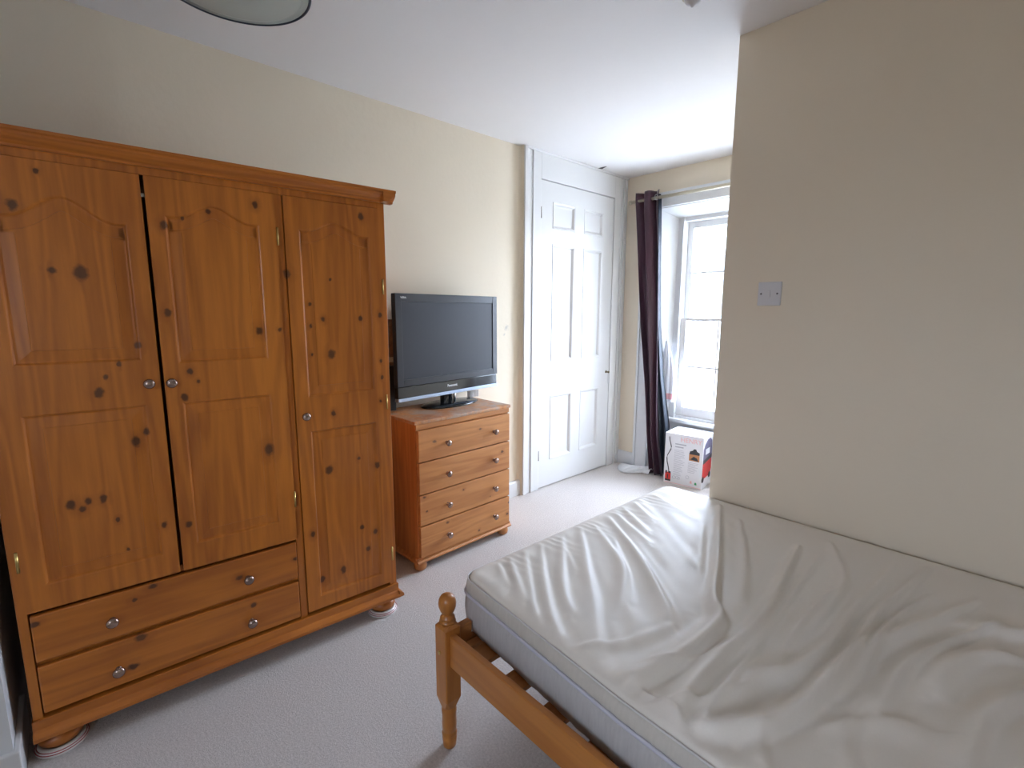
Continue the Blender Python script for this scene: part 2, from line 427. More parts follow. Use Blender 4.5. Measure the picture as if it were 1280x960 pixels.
# ------------------------------------------------------------------ wardrobe
wr = thing('wardrobe', 'tall orange pine wardrobe with three panelled doors and two wide drawers', 'wardrobe', (.61, 1.01, 0), -.054-PI/2)
A0, A1, DB = .022, 1.185, -.53
cb = MB()
cb.box(A0, A0+.02, DB, -.020, .10, 1.75); cb.box(A1-.02, A1, DB, -.020, .10, 1.75)
cb.box(A0, A1, DB, DB+.012, .10, 1.75); cb.box(A0, A1, DB, -.022, .09, .12); cb.box(.405, .425, DB, -.024, .10, 1.75)
cb.build('carcass', M_wside, wr, bevel=.0015)
fr = MB()
fr.box(A0, .052, -.022, -.006, .12, 1.745); fr.box(.402, .428, -.022, -.010, .12, 1.745); fr.box(1.163, A1, -.022, -.004, .12, 1.745)
fr.box(A0, A1, -.022, -.007, 1.722, 1.75); fr.box(.425, A1, -.03, -.020, .455, .475); fr.box(.425, A1, -.03, -.020, .285, .300)
fr.build('face_frame', M_wv, wr, bevel=.0015)
pl = MB()
pl.prism([(-.03, .070), (.022, .070), (.022, .082), (.010, .094), (.004, .098), (.004, .128), (-.03, .128)], A0-.004, A1+.003, 'x')
pl.prism([(A0+.01, .070), (A0-.022, .070), (A0-.022, .082), (A0-.010, .094), (A0-.004, .098), (A0-.004, .12), (A0+.01, .12)], DB, .0, 'y')
pl.prism([(A0+.0, .070), (A0-.022, .070), (A0-.022, .082), (A0-.010, .094), (A0-.0, .098)], .0, .021, 'y')
pl.build('plinth', M_wh, wr, bevel=.0015)
co = MB()
prof = [(-.02, 1.745), (.004, 1.745), (.006, 1.752), (.014, 1.757), (.024, 1.765), (.030, 1.772), (.030, 1.778), (.036, 1.781), (.036, 1.790), (-.02, 1.790)]
co.prism(prof, A0-.034, A1+.015, 'x')
prof2 = [(A0+.02, 1.745), (A0-.004, 1.745), (A0-.006, 1.752), (A0-.014, 1.757), (A0-.022, 1.765), (A0-.028, 1.772), (A0-.028, 1.778), (A0-.034, 1.781), (A0-.034, 1.790), (A0+.02, 1.790)]
co.prism(prof2, DB, .036, 'y')
co.box(A0, A1, DB, -.01, 1.765, 1.788)
co.build('cornice', M_wh, wr, bevel=.001)

def arch_outline(x0, x1, z0, z1, rise, n=28):
    """outline, anticlockwise from bottom left; top edge is a provincial curve that rises by rise"""
    pts = [(x0, z0), (x1, z0)]
    for k in range(n+1):
        u = 1-k/n; x = x0+(x1-x0)*u
        q = abs(2*u-1)
        if rise:
            if q > .82: s = 0.0
            else: s = .5*(1+math.cos(PI*q/.82))
        else: s = 0
        pts.append((x, z1+rise*s))
    return pts
def offset(pts, d):
    n = len(pts); out = []
    for i in range(n):
        a = Vector(pts[i-1]); b = Vector(pts[i]); c = Vector(pts[(i+1) % n])
        e1 = (b-a); e2 = (c-b)
        if e1.length < 1e-6: e1 = e2
        if e2.length < 1e-6: e2 = e1
        n1 = Vector((-e1.y, e1.x)).normalized(); n2 = Vector((-e2.y, e2.x)).normalized()
        m = (n1+n2); m.normalize(); k = d/max(.35, m.dot(n1))
        out.append((b.x+m.x*k, b.y+m.y*k))
    return out
def field(mb, outl, y0, arched):
    """sunk and fielded panel following its outline"""
    steps = [(0, 0), (.003, -.0015), (.007, -.0075), (.012, -.0082), (.040, -.0050), (.0410, -.0032), (.047, -.0030)]
    prev = None
    for off, dep in steps:
        cur = [(x, y0+dep, z) for x, z in offset(outl, off)]
        n = len(cur)
        if prev: mb.add(prev+cur, [(i, (i+1) % n, n+(i+1) % n, n+i) for i in range(n)])
        prev = cur
    mb.add(prev, [tuple(range(len(prev)))])
def panel_door(x0, x1, z0, z1, zmid0, zmid1, px0, px1, pz0, pz1, rise):
    m = MB(); th = .020
    m.box(x0, px0, -th, 0, z0, z1); m.box(px1, x1, -th, 0, z0, z1)             # stiles
    m.box(px0, px1, -th, 0, z0, pz0); m.box(px0, px1, -th, 0, zmid0, zmid1)    # rails
    up_ = arch_outline(px0, px1, zmid1, pz1, rise); lo = arch_outline(px0, px1, pz0, zmid0, 0, 2)
    arc = up_[2:]
    m.prism([(px1, z1)]+[(px0, z1)]+[(x, z) for x, z in reversed(arc)], -th, 0, 'y')
    field(m, up_, 0, True); field(m, lo, 0, False)
    m.box(px0-.002, px1+.002, -th, -.013, pz0-.002, z1-.002)
    return m
def knob_mb(x, z, y0=0, r=.0155, s=1.0, sign=1):
    prof = [(.009*s, 0), (.009*s, .003*s), (.0055*s, .005*s), (.0055*s, .012*s), (.010*s, .016*s), (r, .021*s), (r*.97, .026*s), (r*.7, .030*s), (r*.3, .032*s)]
    return MB().lathe([(a, y0+sign*b) for a, b in prof], x, 0, 24, axis='y', cz=z)
doors = [('d1', .797, 1.165, .462, 1.720, 1.035, 1.172, .838, 1.117, .535, 1.575, .060, (.827, 1.101)),
         ('d2', .426, .787, .462, 1.720, 1.030, 1.157, .482, .745, .545, 1.612, .045, (.770, 1.098)),
         ('d3', .042, .400, .145, 1.720, .873, 1.003, .090, .353, .195, 1.610, .040, (.371, .935))]
for i, (nm, a, b, z0, z1, m0, m1, p0, p1, q0, q1, ri, (kx, kz)) in enumerate(doors):
    dr = panel_door(a, b, z0, z1, m0, m1, p0, p1, q0, q1, ri).build('door', M_wv, wr)
    knob_mb(kx, kz).build('knob', M_knob, dr)
    hx = {0: b+.001, 1: a-.001, 2: a-.001}[i]
    for hz in ((z0+.16), (z1-.14)) if i < 2 else (z0+.13, .95, z1-.30):
        MB().lathe([(.0035, -.03), (.0035, .03)], hx, .001, 10, base=hz).box(hx-.004, hx+.004, -.008, 0, hz-.028, hz+.028).build('hinge', M_brass, dr)
for (z0, z1, kz) in ((.305, .450, .368), (.140, .290, .198)):
    m = MB(); m.box(.431, 1.160, -.020, .0, z0, z1)
    dr = m.build('drawer', M_wh, wr, bevel=.004)
    for kx in (.602, .982): knob_mb(kx, kz, r=.0165).build('knob', M_knob, dr)
for (fx, fy) in ((.075, -.045), (1.135, -.045), (.075, DB+.06), (1.135, DB+.06)):
    MB().lathe([(.030, .014), (.044, .018), (.053, .030), (.055, .040), (.050, .052), (.036, .060), (.034, .070)], fx, fy, 32).build('foot', M_wh, wr)

# castor cups under the front feet
M_cup = mat('white_cup', (.78, .74, .70), .35)
M_cupr = mat('red_cup_stripe', (.35, .04, .05), .4)
def cup(lx, label):
    rz = -.054-PI/2; x = .61+lx*math.cos(rz)-(-.045)*math.sin(rz); y = 1.01+lx*math.sin(rz)+(-.045)*math.cos(rz)
    t = thing('castor_cup', label, 'castor cup', (x, y, 0))
    MB().lathe([(.062, 0), (.064, .004), (.062, .009), (.055, .017), (.050, .0195), (.047, .017), (.045, .013)], 0, 0, 40).build('dish', M_cup, t)
    for r, z in ((.0625, .0085), (.0585, .0135)):
        MB().tube([(r*math.cos(a*PI/24), r*math.sin(a*PI/24), z) for a in range(48)], .0013, 8, closed=True).build('stripe', M_cupr, t)
cup(.075, 'white castor cup with red stripes under the wardrobe foot nearest the chest of drawers')
cup(1.135, 'white castor cup with red stripes under the leftmost wardrobe foot')

# ------------------------------------------------------------------ chest of drawers
ch = thing('chest_of_drawers', 'low honey pine chest of four drawers with metal knobs and bun feet under the television', 'chest of drawers', (.4065, 1.2168, 0), PI/2+.03)
CW, CD = .655, .368
m = MB(); m.box(.012, .028, .012, CD, .055, .772); m.box(CW-.028, CW-.012, .012, CD, .055, .772); m.box(.012, CW-.012, CD-.01, CD, .055, .772); m.box(.012, CW-.012, .02, CD, .06, .075)
m.box(.012, CW-.012, .006, .02, .742, .772)
for z in (.578, .410, .2435): m.box(.02, CW-.02, .014, .03, z-.004, z+.004)
m.build('carcass', M_cv, ch, bevel=.0015)
MB().box(.0, CW, -.004, CD+.004, .772, .790).build('top', M_ctop, ch, bevel=.004)
m = MB(); m.box(.010, CW-.010, .0, .014, .746, .772); m.build('frieze', M_ch, ch, bevel=.002)
m = MB(); m.prism([(.02, .048), (-.010, .048), (-.010, .056), (-.004, .062), (.002, .064), (.002, .074), (.02, .074)], -.002, CW+.002, 'x')
m.prism([(.012, .048), (-.008, .048), (-.008, .056), (-.002, .062), (.012, .070)], 0, CD, 'y'); m.prism([(CW-.012, .048), (CW+.008, .048), (CW+.008, .056), (CW+.002, .062), (CW-.012, .070)], 0, CD, 'y')
m.build('plinth', M_ch, ch, bevel=.0012)
for (z0, z1, kz) in ((.581, .741, .655), (.413, .575, .490), (.247, .407, .322), (.078, .240, .153)):
    dr = MB().box(.017, CW-.015, -.010, .012, z0, z1).build('drawer', M_ch, ch, bevel=.003)
    for kx in (.187, .516): knob_mb(kx, kz, -.010, r=.0160, sign=-1).build('knob', M_knob, dr)
for fx, fy in ((.035, .03), (CW-.035, .03), (.035, CD-.05), (CW-.035, CD-.05)):
    MB().lathe([(.022, 0), (.030, .006), (.034, .020), (.032, .034), (.024, .044), (.022, .049)], fx, fy, 28).build('foot', M_ch, ch)

# ------------------------------------------------------------------ television
TVX, TVY = .213, 1.246
a = math.radians(97.7)
tv = thing('television', 'black flat screen television with silver strip standing on the pine chest', 'television', (TVX, TVY, .79), a)
TW, TH, TB = .774, .560, .063     # local x along the front, y into the wall
M_bez = mat('charcoal_gloss_plastic', (.018, .020, .027), .30, spec=.35)
M_scr = mat('matt_grey_screen', (.026, .028, .036), .40, spec=.22)
M_blk = mat('black_gloss_plastic', (.010, .011, .014), .12)
M_sil = mat('blue_silver_strip', (.30, .36, .46), .35, .6)
tilt = math.radians(0.3)
def T_(x, y, z): # lean back about the lower edge
    return (x, y*math.cos(tilt)+z*math.sin(tilt), TB+z*math.cos(tilt)-y*math.sin(tilt))
def tbox(mb, x0, x1, y0, y1, z0, z1):
    k = len(mb.v); mb.box(x0, x1, y0, y1, z0, z1)
    for i in range(k, len(mb.v)): mb.v[i] = T_(*mb.v[i])
sx0, sx1, sz0, sz1 = .040, TW-.040, .205*TH, .925*TH
m = MB()
tbox(m, 0, sx0, 0, .03, .14*TH, TH); tbox(m, sx1, TW, 0, .03, .14*TH, TH)
tbox(m, sx0, sx1, 0, .03, sz1, TH); tbox(m, sx0, sx1, 0, .03, .14*TH, sz0)
tbox(m, 0.001, TW-.001, .030, .034, .01, TH-.002)
k = len(m.v); m.prism([(.034, .03), (.034, TH-.02), (.075, TH-.07), (.10, TH-.14), (.10, .10), (.085, .05)], .14, TW-.14, 'x')
for i in range(k, len(m.v)): m.v[i] = T_(*m.v[i])
m.build('casing', M_bez, tv, bevel=.002)
m = MB(); tbox(m, sx0, sx1, .0, .004, sz0, sz1)
for i in range(len(m.v)): pass
scr = MB(); 
tbox(scr, sx0-.001, sx1+.001, .0045, .012, sz0-.001, sz1+.001)
scr_o = scr.build('screen', M_scr, tv)
m = MB(); tbox(m, .002, TW-.002, .004, .03, .030*TH, .137*TH); m.build('speaker_bar', M_blk, tv, bevel=.003)
m = MB(); tbox(m, 0, TW, -.001, .03, 0, .032*TH); m.build('silver_strip', M_sil, tv, bevel=.002)
# stand
m = MB()
m.lathe([(.20, 0), (.205, .004), (.19, .010), (.08, .017)], 0, 0, 48)
for i in range(len(m.v)):
    x, y, z = m.v[i]; m.v[i] = (TW/2+x, .025+y*.52, z+.0005)
m.build('stand_base', M_blk, tv)
m = MB(); m.box(TW/2-.035, TW/2+.035, .04, .075, .012, .10); m.build('stand_neck', M_blk, tv, bevel=.004)
MB().lathe([(.008, .014), (.008, .08)], TW/2+.03, .02, 16).build('stand_pin', M_steel, tv)
M_logo = mat('logo_silver', (.75, .77, .80), .3, .3)
def tvmat(x, y, z):
    # text drawn in XY plane facing +Z  ->  local front face (-Y), leaning with the set
    R = Matrix.Rotation(PI/2-tilt, 4, 'X'); return Matrix.Translation(T_(x, y, z)) @ R
text_mesh('maker_name', 'Panasonic', .020, M_logo, tv, tvmat(TW*.5, .0028, .088*TH))
text_mesh('range_name', 'VIERA', .014, M_logo, tv, tvmat(.052, -.0008, TH*.962))

# things behind the television
M_wick = fabric('brown_mottled_card', (.30, .19, .12), .8, (1, 1, 1), 60, .5, .35)
t = thing('keepsake_box', 'brown mottled box with a pale lower edge seen between wardrobe and television', 'box', (.020, 1.228, 1.035))
MB().box(0, .072, 0, .07, .045, .245).build('lid', M_wick, t, bevel=.003)
MB().box(.002, .074, .002, .068, .018, .0445).build('pale_edge', mat('pale_grey_card', (.5, .5, .47), .6), t, bevel=.002)
MB().box(0.002, .070, .002, .068, 0, .0175).build('base', M_wick, t, bevel=.002)
m = MB(); m.box(.018, .095, 1.226, 1.300, .790, 1.034)
tag(m.build('black_box', mat('matt_black', (.012, .011, .012), .6), bevel=.004), 'matt black box on the pine chest, underneath the brown mottled box', 'box')
m = MB()
for k in range(8): m.box(.045, .058, 1.838+k*.0085, 1.843+k*.0085, .791, .832)
m.box(.030, .050, 1.832, 1.905, .7905, .829)
tag(m.build('ribbed_block', mat('white_plastic', (.75, .74, .74), .4), bevel=.0008), 'small white ribbed block on the pine chest behind the television corner', 'block')

# ------------------------------------------------------------------ bed
bed = thing('bed_frame', 'orange pine bed frame with ball-topped turned post and wooden slats', 'bed', (1.327, .757, 0))
def post(x, y, full=True):
    m = MB(); h = .0275; c = .006
    def ring(h_, z, cc): return [(x+a_, y+b_, z) for a_, b_ in ((-h_+cc, -h_), (h_-cc, -h_), (h_, -h_+cc), (h_, h_-cc), (h_-cc, h_), (-h_+cc, h_), (-h_, h_-cc), (-h_, -h_+cc))]
    rows = [ring(.021, .140, .0123), ring(h, .172, .003), ring(h, .404, .003), ring(.022, .413, .0129)]
    if not full: rows = [ring(.021, .140, .0123), ring(h, .172, .003), ring(h, .320, .003)]
    m.grid(rows, closed=True, smooth=False); m.add(rows[0], [tuple(range(8))]); m.add(rows[-1], [tuple(range(8))])
    m.lathe([(.017, 0), (.020, .004), (.0215, .020), (.0225, .035), (.018, .041), (.0235, .047), (.018, .053), (.0215, .058), (.0225, .080), (.0215, .105), (.023, .122), (.0225, .130), (.019, .136), (.019, .145)], x, y, 32)
    if full:
        m.lathe([(.022, .404), (.024, .409), (.018, .413), (.0245, .418), (.0245, .421), (.016, .425), (.022, .430), (.0215, .433), (.0145, .439), (.0155, .444), (.021, .452), (.0255, .465), (.0265, .476), (.0245, .488), (.019, .498), (.010, .504), (.003, .5055)], x, y, 32)
    return m
m = post(0, 0); m.build('post', M_bz, bed)
MB().lathe([(.0055, -.0275), (.0055, -.0305), (.002, -.031)], -.004, 0, 14, axis='y', cz=.326).build('bolt_cover', M_brass, bed)
BXE = 3.235-1.327; BYF = 2.035-.757
post(0, BYF, False).build('post', M_bz, bed)
for yy in (0, BYF): post(BXE, yy, yy == 0).build('post', M_bz, bed)
MB().box(.027, BXE-.027, -.013, .008, .288, .388).build('side_rail', M_bx, bed, bevel=.003)
MB().box(.027, BXE-.027, BYF-.012, BYF+.013, .22, .325).build('side_rail', M_bx, bed, bevel=.003)
MB().box(.027, BXE-.027, .012, .034, .292, .316).build('slat_ledge', M_bx, bed)
MB().box(-.012, .012, .027, BYF-.027, .250, .330).build('foot_rail', M_by, bed, bevel=.003)
MB().box(-.012, .012, .027, .082, .330, .386).build('foot_rail', M_by, bed, bevel=.003)
MB().box(BXE-.012, BXE+.012, .027, BYF-.027, .250, .80).build('headboard', M_by, bed, bevel=.003)
sl = [(-.008+.025, .043)]
xs_ = .055
while xs_ < BXE-.09: sl.append((xs_, xs_+.068)); xs_ += .1435
for a_, b_ in sl: MB().box(a_, b_, .014, BYF-.014, .3165, .331).build('slat', M_by, bed, bevel=.0015)

# mattress
ZB, ZP, ZT = .3325, .452, .512
MX0, MX1, MYF = 1.282, 3.19, 2.068
def ynear(x):
    return .850-.05*min(1, max(0, (x-1.30)/.60)) - .022*min(1, max(0, (x-1.9)/.7))
def m_out(u, v, shrink=0):
    """u,v in 0..1 -> x,y inside the rounded mattress outline; third value is distance from the edge"""
    Lx, Ly, r = MX1-MX0, 1.215, .050
    x, y = u*Lx, v*Ly
    cx_ = r if x < r else (Lx-r if x > Lx-r else None); cy_ = r if y < r else (Ly-r if y > Ly-r else None)
    e = min(x, y, Lx-x, Ly-y)
    if cx_ is not None and cy_ is not None:
        dx, dy = (x-cx_), (y-cy_); mm = max(abs(dx), abs(dy)); ll = math.hypot(dx, dy)
        if ll > 1e-9: x, y = cx_+dx*mm/ll, cy_+dy*mm/ll
        e = r-mm
    X = MX0+x-.020*(1-y/Ly); yn = ynear(X); Y = yn+(MYF-yn)*(y/Ly)
    return X, Y, e
def border(n=120):
    """parameter values walking round the edge"""
    out = []
    for k in range(n): out.append((k/n, 0))
    for k in range(n): out.append((1, k/n))
    for k in range(n): out.append((1-k/n, 1))
    for k in range(n): out.append((0, 1-k/n))
    return out
def inset(p, d):
    cx, cy = (MX0+MX1)/2, 1.44
    x, y = p
    # push towards the middle by d on each axis, softened
    fx = (cx-x)/((MX1-MX0)/2); fy = (cy-y)/(1.24/2)
    k = max(abs(fx), abs(fy), 1e-6); l = math.hypot(fx if abs(fx) > .9 else fx**3, fy if abs(fy) > .9 else fy**3) or 1
    return (x+d*(fx if abs(fx) > .9 else fx**5)/l, y+d*(fy if abs(fy) > .9 else fy**5)/l)
mt = thing('mattress', 'thick mattress in a rumpled cream cover lying on the pine bed frame', 'mattress', (2.2, 1.45, ZB))
def loc(p): return (p[0]-2.2, p[1]-1.45, p[2]-ZB)
ring = [m_out(u, v)[:2] for u, v in border()]
rows = []
for z, d_ in ((ZB, .016), (ZB+.003, .006), (ZB+.012, .001), (ZB+.03, -.001), (ZB+.06, -.004), (ZB+.09, -.003), (ZP-.004, .003)):
    rr = []
    for i, p in enumerate(ring):
        wv = .0012*math.sin(i*1.7)+.001*math.sin(i*.53)
        q = inset(p, d_+wv); rr.append(loc((q[0], q[1], z)))
    rows.append(rr)
m = MB(); m.grid(rows, closed=True); m.add(rows[0], [tuple(range(len(ring)))])
m.build('side_panel', M_tick, mt)
rows = []
for z, d_ in ((ZP-.002, .004), (ZP+.012, .000), (ZP+.03, .003), (ZP+.040, .006), (ZP+.045, .012)):
    rows.append([loc((*inset(p, d_+.0015*math.sin(i*2.3)), z)) for i, p in enumerate(ring)])
m = MB(); m.grid(rows, closed=True); m.build('upper_band', M_band, mt)
MB().tube([loc((*inset(p, -.001), ZP)) for p in ring], .0048, 8, closed=True).build('piping', M_pipe, mt)
_r = random.Random(12)
FOLDS = [ # crest lines on the cover (world x, y), height, half width
 ([(1.293,.973),(1.421,.898)],.006,.012),([(1.296,1.02),(1.503,.885)],.007,.014),([(1.298,1.091),(1.569,.864),(1.638,.828)],.008,.016),
 ([(1.301,1.167),(1.55,.937),(1.699,.82)],.009,.018),([(1.308,1.278),(1.535,1.022),(1.635,.937)],.009,.018),([(1.316,1.371),(1.574,1.101),(1.786,.868)],.010,.022),
 ([(1.326,1.441),(1.576,1.261),(1.706,1.108)],.009,.020),([(1.329,1.538),(1.583,1.356),(1.76,1.199),(1.846,1.11)],.013,.018),([(1.341,1.583),(1.55,1.465)],.008,.016),
 ([(1.303,1.753),(1.457,1.646)],.007,.016),([(1.30,1.67),(1.50,1.545)],.006,.014),([(1.31,1.90),(1.52,1.80)],.005,.02),
 ([(1.583,1.987),(1.768,1.559),(1.876,1.293),(1.934,1.206),(1.932,1.051),(1.9,.884),(1.881,.825)],.014,.024),
 ([(1.932,1.834),(1.981,1.51),(2.01,1.262),(1.999,1.1),(1.996,.969),(2.005,.852),(2.01,.808)],.015,.026),
 ([(2.005,1.819),(2.024,1.455),(2.032,1.233),(2.04,1.056),(2.045,.941),(2.05,.846)],.007,.016),
 ([(2.193,1.937),(2.162,1.513),(2.158,1.321),(2.122,1.147),(2.084,1.065),(2.056,.925)],.011,.024),
 ([(2.267,1.977),(2.209,1.535),(2.208,1.306),(2.188,1.103),(2.166,1.01),(2.135,.929),(2.051,.838)],.014,.022),
 ([(2.391,1.856),(2.305,1.584),(2.241,1.411),(2.206,1.238),(2.195,1.111)],.010,.026),
 ([(2.484,1.607),(2.412,1.527),(2.366,1.413),(2.353,1.32)],.010,.03),([(2.247,1.204),(2.246,1.066),(2.262,.968)],.009,.022),
 ([(1.916,.85),(1.968,.84),(2.009,.83),(2.051,.80)],.012,.012),([(2.04,.841),(2.086,.86),(2.141,.936)],.012,.014),([(2.145,.925),(2.165,.849)],.009,.014),
 ([(2.213,1.014),(2.286,1.125),(2.357,1.171)],.008,.022),([(2.62,1.0),(2.68,1.3),(2.80,1.6)],.010,.03),
 ([(1.93,.80),(2.02,.90),(2.06,1.0)],.010,.012),([(1.72,.83),(1.80,.95),(1.84,1.08)],.006,.014),([(1.37,1.22),(1.50,1.12)],.004,.01),
 ([(1.62,1.75),(1.78,1.40),(1.86,1.22)],.006,.022),([(1.45,1.40),(1.62,1.22),(1.72,1.02)],.006,.016),([(2.0,1.95),(2.10,1.70),(2.11,1.45),(2.09,1.25)],.008,.022),
 ([(2.55,1.9),(2.50,1.75),(2.40,1.68)],.008,.03),([(2.10,1.60),(2.085,1.35),(2.09,1.15)],.006,.012),([(2.30,1.80),(2.245,1.55),(2.235,1.30),(2.215,1.15)],.007,.013),
 ([(2.45,1.75),(2.36,1.55),(2.30,1.35),(2.28,1.15)],.009,.018),([(2.60,1.75),(2.52,1.5),(2.44,1.3),(2.42,1.1)],.010,.022),([(1.70,1.90),(1.84,1.60),(1.93,1.35)],.006,.018),
 ([(1.86,.90),(1.93,.98),(2.0,1.12)],.006,.010)]
NU, NV = 300, 200
U, V = np.meshgrid(np.linspace(0, 1, NU), np.linspace(0, 1, NV))
P = np.array([[m_out(U[j, i], V[j, i]) for i in range(NU)] for j in range(NV)])
X, Y, E = P[..., 0], P[..., 1], P[..., 2]
Zc = np.zeros_like(X)
for pts, hgt, wid in FOLDS:
    pts = np.array(pts)*1.0
    dens = [pts[0]]
    for k in range(len(pts)-1):                       # Catmull-Rom for soft curves
        p0 = pts[max(k-1, 0)]; p1 = pts[k]; p2 = pts[k+1]; p3 = pts[min(k+2, len(pts)-1)]
        for s_ in (.2, .4, .6, .8, 1):
            dens.append(.5*((2*p1)+(-p0+p2)*s_+(2*p0-5*p1+4*p2-p3)*s_**2+(-p0+3*p1-3*p2+p3)*s_**3))
    pts = np.array(dens); best = np.full(X.shape, 9.); tt = np.zeros_like(X); side = np.zeros_like(X)
    seg = len(pts)-1
    for k in range(seg):
        a_, b_ = pts[k], pts[k+1]; d_ = b_-a_; l2 = d_@d_+1e-12
        s_ = np.clip(((X-a_[0])*d_[0]+(Y-a_[1])*d_[1])/l2, 0, 1)
        qx, qy = X-(a_[0]+s_*d_[0]), Y-(a_[1]+s_*d_[1]); dd = np.hypot(qx, qy); mk = dd < best
        best = np.where(mk, dd, best); tt = np.where(mk, (k+s_)/seg, tt); side = np.where(mk, np.sign(d_[0]*qy-d_[1]*qx), side)
    xr_ = 1.0 if pts[:, 0].mean() < 1.8 else (2.25 if pts[:, 1].mean() > 1.12 else 1.0)
    wloc = wid*(.45+.75*tt)*(.85 if xr_ > 2 else 1); amp = hgt*xr_*np.clip(np.sin(PI*np.clip(tt*.90+.02, 0, 1)), 0, 1)**.65
    wl_ = np.where(side > 0, wloc*.7, wloc*1.6)
    Zc += amp*(np.exp(-(best/wl_)**2) - .38*np.exp(-((best-wl_*2.0)/(wl_*1.1))**2)*.45)
def smooth_noise(fx, fy, seed):
    r = np.random.RandomState(seed); s = 0
    for _ in range(14):
        a_ = r.uniform(0, 2*PI); k = r.uniform(.6, 1.4); s = s+np.sin(X*fx*k*math.cos(a_)+Y*fy*k*math.sin(a_)+r.uniform(0, 6.28))
    return s/14
fa = np.clip((X-1.75)/.25, 0, 1)
pa = .62*X+.78*Y+.03*smooth_noise(7, 7, 21); pb = X+.10*Y+.03*smooth_noise(6, 6, 22)
for k_, (fq, am) in enumerate(((47, .0016), (83, .0011), (131, .0006))):
    msk = .5+.5*smooth_noise(11, 11, 30+k_)*3
    Zc += am*np.clip(msk, 0, 1)*((1-fa)*np.sin(pa*fq+2*smooth_noise(8, 8, 40+k_))+fa*1.5*np.sin(pb*fq+2*smooth_noise(8, 8, 50+k_)))
Zc += .0028*smooth_noise(9, 9, 1)+.002*smooth_noise(30, 26, 2)+.0007*smooth_noise(90, 80, 5)
prof_ = np.clip(E/.045, 0, 1); prof_ = np.sqrt(1-(1-prof_)**2)
edge = np.clip(E/.05, 0, 1)
# little gathers where the cover is stitched along the foot and near edges
gath = .0022*np.sin(Y*150+3*np.sin(Y*31))*np.exp(-(X-MX0)/.06)*(edge > 0)+.0018*np.sin(X*140+3*np.sin(X*27))*np.exp(-np.clip(Y-.83, 0, 9)/.05)
Zg = ZP+.047+(ZT-ZP-.047)*prof_+(Zc+gath)*edge
Zg = np.where(E < .0001, ZP+.044, Zg)
ins = .009
Xi = X+(2.23-X)*0; Yi = Y
cxm, cym = (MX0+MX1)/2, (MYF+.82)/2
Xg = cxm+(X-cxm)*(1-ins/((MX1-MX0)/2)); Yg = cym+(Y-cym)*(1-ins/.62)
verts = np.stack([Xg-2.2, Yg-1.45, Zg-ZB], -1).reshape(-1, 3)
faces = [(j*NU+i, j*NU+i+1, (j+1)*NU+i+1, (j+1)*NU+i) for j in range(NV-1) for i in range(NU-1)]
m = MB(); m.add(verts.tolist(), faces, 0, True); m.build('cover', M_cover, mt, fix=False)
MB().tube([loc((*inset(p, .007), ZP+.046)) for p in ring], .0026, 8, closed=True).build('piping', M_pipe2, mt)

# ------------------------------------------------------------------ curtain pole and curtain
m = MB(); m.tube([(.078, 3.452, 2.186), (1.47, 3.452, 2.186)], .0125, 16)
pole = thing('curtain_pole', 'pale brass curtain pole fixed over the window recess', 'curtain pole', (0, 0, 0))
m.build('rod', M_pole, pole)
MB().lathe([(.0155, -.004), (.0165, 0), (.0165, .014), (.0145, .018)], .078, 3.452, 20, axis='x', cz=2.186).build('end_cap', M_pole, pole)
for bx_ in (.125, 1.44):
    m = MB(); m.box(bx_-.006, bx_+.006, 3.452, L-.034, 2.178, 2.194); m.box(bx_-.014, bx_+.014, L-.036, L-.030, 2.155, 2.215); m.build('bracket', M_pole, pole)
cu = thing('curtain', 'dark aubergine satin eyelet curtain gathered at the left of the window', 'curtain', (.3, 3.45, 0))
def lerp_tab(z, tab):
    for (z0, a0, b0), (z1, a1, b1) in zip(tab[:-1], tab[1:]):
        if z0 >= z >= z1:
            t_ = (z0-z)/(z0-z1); return a0+(a1-a0)*t_, b0+(b1-b0)*t_
    return tab[-1][1:]
tab = [(2.245, .150, .338), (2.19, .150, .334), (2.10, .158, .335), (1.7, .196, .361), (1.2, .242, .385), (.8, .285, .402), (.35, .326, .425), (.012, .374, .478)]
rows = []
NZ = 90
for j in range(NZ+1):
    z = 2.245-(2.245-.012)*j/NZ; a_, b_ = lerp_tab(z, tab); r_ = []
    for k in range(97):
        s_ = k/96; amp = .034*(1-.25*j/NZ)
        x = a_+(b_-a_)*s_+.006*math.sin(s_*PI*5+z*2)
        y = 3.452+amp*math.sin(s_*PI*3.4-.9+.2*math.sin(z*3))+.006*math.sin(s_*23+z*4)
        r_.append((x-.3, y-3.45, z))
    rows.append(r_)
MB().grid(rows).build('curtain_cloth', M_curt, cu, solid=.0025)
tab2 = [(2.22, .310, .325), (1.7, .328, .346), (1.2, .350, .374), (.8, .372, .420), (.42, .400, .492), (.15, .42, .500), (.015, .43, .500)]
rows = []
for j in range(61):
    z = 2.22-(2.22-.015)*j/60; a_, b_ = lerp_tab(z, tab2); r_ = []
    for k in range(41):
        s_ = k/40
        x = a_+(b_-a_)*s_; y = 3.478+.016*math.sin(s_*PI*4.5+.5)+.02*s_
        r_.append((x-.3, y-3.45, z))
    rows.append(r_)
MB().grid(rows).build('lining', M_lining, cu, solid=.002)
for ex, ey in ((.327, 3.430),):
    MB().tube([(ex-.3+.001, ey-3.45+.020*math.cos(q*PI/12), 2.186+.020*math.sin(q*PI/12)) for q in range(24)], .0025, 8, closed=True).build('eyelet', M_steel, cu)

